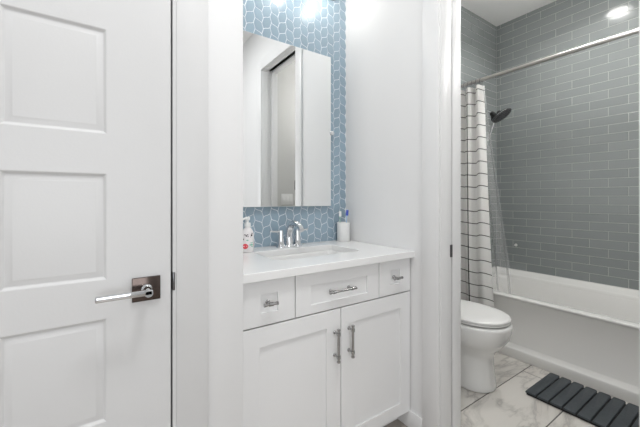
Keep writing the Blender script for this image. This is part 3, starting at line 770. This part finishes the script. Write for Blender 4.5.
for i, yy in enumerate(ring_pos):
    if base_ring is None:
        mb = MB(); n = 20
        mb.tube([(0.0205 * math.sin(a), 0.003 * math.sin(2 * a), 0.026 * math.cos(a) - 0.008) for a in [2 * PI * k / n + 0.2 for k in range(n + 1)]], 0.0022, 8)
        base_ring = r = mb.build('curtain_ring', M['gunmetal'])
    else:
        r = base_ring.copy(); C.objects.link(r)
    r.location = (RX, yy, RZ); tag(r, 'dark metal ' + names[i], 'curtain ring', 'shower curtain rings')

sh = empty('hand_shower', (2.78, YT, 1.9), 'black shower head with chrome arm and hose on the tiled end wall', 'shower head')
part(MB().lathe([(0.03, 0), (0.03, 0.004), (0.02, 0.012), (0.012, 0.016)], (2.78, YT, 1.895), (0, -1, 0)), 'flange', M['chrome'], sh)
part(MB().tube([(2.78, YT - .01, 1.895), (2.78, 1.515, 1.897), (2.78, 1.475, 1.885), (2.78, 1.44, 1.862)], 0.0105, 14, sub=5), 'arm', M['chrome'], sh)
mb = MB(); mb.ball((2.78, 1.43, 1.852), 0.022, n=20); mb.tube([(2.78, 1.437, 1.862), (2.78, 1.405, 1.826)], [0.019, 0.024], 16)
mb.tube([(2.78, 1.43, 1.85), (2.775, 1.425, 1.80), (2.775, 1.42, 1.785)], [0.014, 0.012, 0.011], 14)
part(mb, 'bracket', M['black'], sh)
nrm = Vector((0.083, -0.563, -0.826)).normalized(); hc = Vector((2.775, 1.352, 1.822))
disc = part(MB().lathe([(0.016, -0.045), (0.022, -0.030), (0.055, -0.014), (0.078, -0.008), (0.083, -0.002), (0.083, 0.004), (0.079, 0.008)], hc, nrm, 40), 'head', M['black'], sh, 'black spray head body', origin=tuple(hc))
part(MB().lathe([(0.080, 0.004), (0.079, 0.0085), (0.058, 0.0095), (0.056, 0.0075), (0.05, 0.0075), (0.048, 0.0105), (0.02, 0.0115), (0.0, 0.0115)], hc, nrm, 40), 'nozzle_face', M['greyp'], disc, 'dark grey nozzle face')
fr = nrm.to_track_quat('Z', 'Y'); mb = MB()
for rr, cnt in ((0.068, 22), (0.038, 12), (0.024, 8)):
    for k in range(cnt):
        p = hc + fr @ Vector((rr * math.cos(2 * PI * k / cnt), rr * math.sin(2 * PI * k / cnt), 0.0105)); mb.ball(p, 0.0028, n=8)
mb2 = MB(); mb2.lathe([(0.0835, 0.001), (0.0845, 0.003), (0.0835, 0.005), (0.0835, 0.001)], hc, nrm, 40); part(mb2, 'rim_ring', M['chrome'], disc, 'thin chrome rim ring')
noz = part(mb, 'nozzles', M['black'], disc); noz['kind'] = 'stuff'
part(MB().tube([(2.775, 1.42, 1.79), (2.77, 1.425, 1.74), (2.755, 1.455, 1.62), (2.75, 1.49, 1.45), (2.755, 1.50, 1.25), (2.765, 1.485, 1.02), (2.78, 1.46, 0.90), (2.80, 1.45, 0.87), (2.82, 1.47, 0.90), (2.83, 1.51, 1.1), (2.825, 1.53, 1.5), (2.80, 1.545, 1.75), (2.785, 1.552, 1.85)], 0.0085, 10, sub=6), 'hose', M['chrome'], sh)

hook = MB().lathe([(0.013, 0), (0.013, 0.002), (0.007, 0.005), (0.006, 0.012), (0.009, 0.015), (0.008, 0.019), (0, 0.02)], (0, 0, 0), (-1, 0, 0), 20).build('wall_hook', M['plastic'])
hook.location = (XT - 0.0008, 1.396, 0.70); tag(hook, 'tiny round white wall hook on the grey tile above the tub', 'wall hook')

# ------------------------------------------------------------------ toilet
TX = 1.882
toi = empty('toilet', (TX, 1.2, 0), 'white porcelain toilet with closed lid beside the tub', 'toilet')
def egg(hw, front, back, yc, z, n=48, ex=2.3, hb=None):
    P = []
    for i in range(n):
        a = 2 * PI * i / n; c, s = math.cos(a), math.sin(a)
        if s < 0:      # front, towards the doorway side
            x = hw * abs(c) ** (2 / 2.05) * (1 if c > 0 else -1); y = yc - (yc - front) * abs(s) ** (2 / 2.05)
        else:
            x = (hb or hw) * abs(c) ** (2 / ex) * (1 if c > 0 else -1) if False else hw * abs(c) ** (2 / ex) * (1 if c > 0 else -1); y = yc + (back - yc) * abs(s) ** (2 / ex)
        P.append((TX + x, y, z))
    return P
mb = MB()
mb.loft([egg(0.104, 0.970, 1.49, 1.08, 0.0), egg(0.105, 0.969, 1.49, 1.08, 0.005), egg(0.114, 0.959, 1.50, 1.08, 0.0055), egg(0.115, 0.957, 1.50, 1.08, 0.009), egg(0.113, 0.960, 1.50, 1.08, 0.03), egg(0.104, 0.970, 1.49, 1.08, 0.12), egg(0.104, 0.972, 1.48, 1.09, 0.19),
         egg(0.118, 0.955, 1.47, 1.10, 0.230), egg(0.150, 0.915, 1.45, 1.10, 0.268), egg(0.174, 0.888, 1.42, 1.10, 0.310), egg(0.182, 0.877, 1.40, 1.10, 0.350), egg(0.184, 0.872, 1.40, 1.10, 0.378), egg(0.183, 0.873, 1.40, 1.10, 0.390), egg(0.176, 0.880, 1.39, 1.10, 0.396), egg(0.12, 0.95, 1.34, 1.10, 0.3965)])
mb.box(TX - 0.11, TX + 0.11, 1.36, YT - 0.02, 0.26, 0.396, 0.02, 3)
part(mb, 'bowl', M['ceramic'], toi, angle=60)
mb = MB(); mb.loft([egg(0.164, 0.896, 1.36, 1.10, 0.4035), egg(0.173, 0.886, 1.365, 1.10, 0.405), egg(0.177, 0.881, 1.368, 1.10, 0.409), egg(0.176, 0.882, 1.367, 1.10, 0.413), egg(0.171, 0.887, 1.36, 1.10, 0.4155)])
part(mb, 'seat', M['plastic'], toi, angle=60)
mb = MB(); mb.loft([egg(0.171, 0.888, 1.37, 1.10, 0.4172), egg(0.177, 0.881, 1.374, 1.10, 0.419), egg(0.178, 0.880, 1.375, 1.10, 0.425), egg(0.175, 0.883, 1.372, 1.10, 0.431), egg(0.162, 0.892, 1.36, 1.10, 0.4365), egg(0.12, 0.95, 1.32, 1.10, 0.4405), egg(0.05, 1.04, 1.2, 1.10, 0.4415)])
part(mb, 'lid', M['plastic'], toi, angle=60)
part(MB().box(TX - 0.205, TX + 0.205, 1.385, YT - 0.004, 0.39, 0.735, 0.025, 4), 'tank', M['ceramic'], toi, angle=60)
part(MB().box(TX - 0.215, TX + 0.215, 1.377, YT - 0.002, 0.736, 0.77, 0.011, 3), 'tank_lid', M['ceramic'], toi, angle=60)
part(MB().lathe([(0.011, 0), (0.011, 0.01)], (TX - 0.15, 1.386, 0.68), (0, -1, 0)).tube([(TX - 0.155, 1.372, 0.68), (TX - 0.09, 1.37, 0.676)], [0.006, 0.005], 10), 'flush_lever', M['chrome'], toi)

# ------------------------------------------------------------------ bath mat
mat_o = empty('bath_mat', (2.18, 0.54, 0), 'charcoal slatted bath mat on the marble floor beside tub', 'bath mat')
bx0, bx1, by1, ns, pitch = 2.006, 2.352, 0.846, 10, 0.0605
part(MB().box(bx0 + 0.004, bx1 - 0.012, by1 - ns * pitch + 0.008, by1 - 0.004, 0.0002, 0.012, 0.002), 'mat_base', M['slatebase'], mat_o)
for k in range(ns):
    yb = by1 - k * pitch; ya = yb - 0.0525; r = 0.012
    mb = MB(); rings = []
    for g, z in ((0.0, 0.0122), (0.0, 0.019), (0.001, 0.0208), (0.003, 0.022)):
        P = []
        for cx, cy, a, rr in ((bx1 - r, yb - r, 0, r), (bx0 + .003, yb - .003, PI / 2, .003), (bx0 + .003, ya + .003, PI, .003), (bx1 - r, ya + r, 1.5 * PI, r)):
            P += [(cx + (rr - g) * math.cos(a + PI / 2 * q / 5), cy + (rr - g) * math.sin(a + PI / 2 * q / 5), z) for q in range(6)]
        rings.append(P)
    mb.loft(rings)
    part(mb, 'slat', M['slate'], mat_o, angle=45)

# ------------------------------------------------------------------ seen only in the mirror: switch plate and hook on the near bath wall
sw = empty('light_switch', (1.63, 0.03, 1.118), 'white three gang light switch plate, reflected in mirror', 'light switch')
part(MB().box(1.56, 1.70, 0.0302, 0.036, 1.06, 1.176, 0.003), 'plate', M['plastic'], sw)
for k in range(3):
    x = 1.587 + k * 0.043; part(MB().box(x - 0.0155, x + 0.0155, 0.036, 0.0395, 1.085, 1.152, 0.0015), 'rocker', M['plastic'], sw)
rh = MB().box(-0.012, 0.012, 0.0002, 0.005, -0.05, 0.05, 0.002)
rh.tube([(0, 0.004, 0.025), (0, 0.03, 0.03), (0, 0.045, 0.045)], 0.005, 10, sub=3); rh.tube([(0, 0.004, -0.03), (0, 0.03, -0.035), (0, 0.036, -0.015)], 0.005, 10, sub=3)
rh = rh.build('robe_hook', M['gunmetal']); rh.location = (1.735, 0.03, 1.27); tag(rh, 'dark metal robe hook above the light switch, reflected in mirror', 'hook')
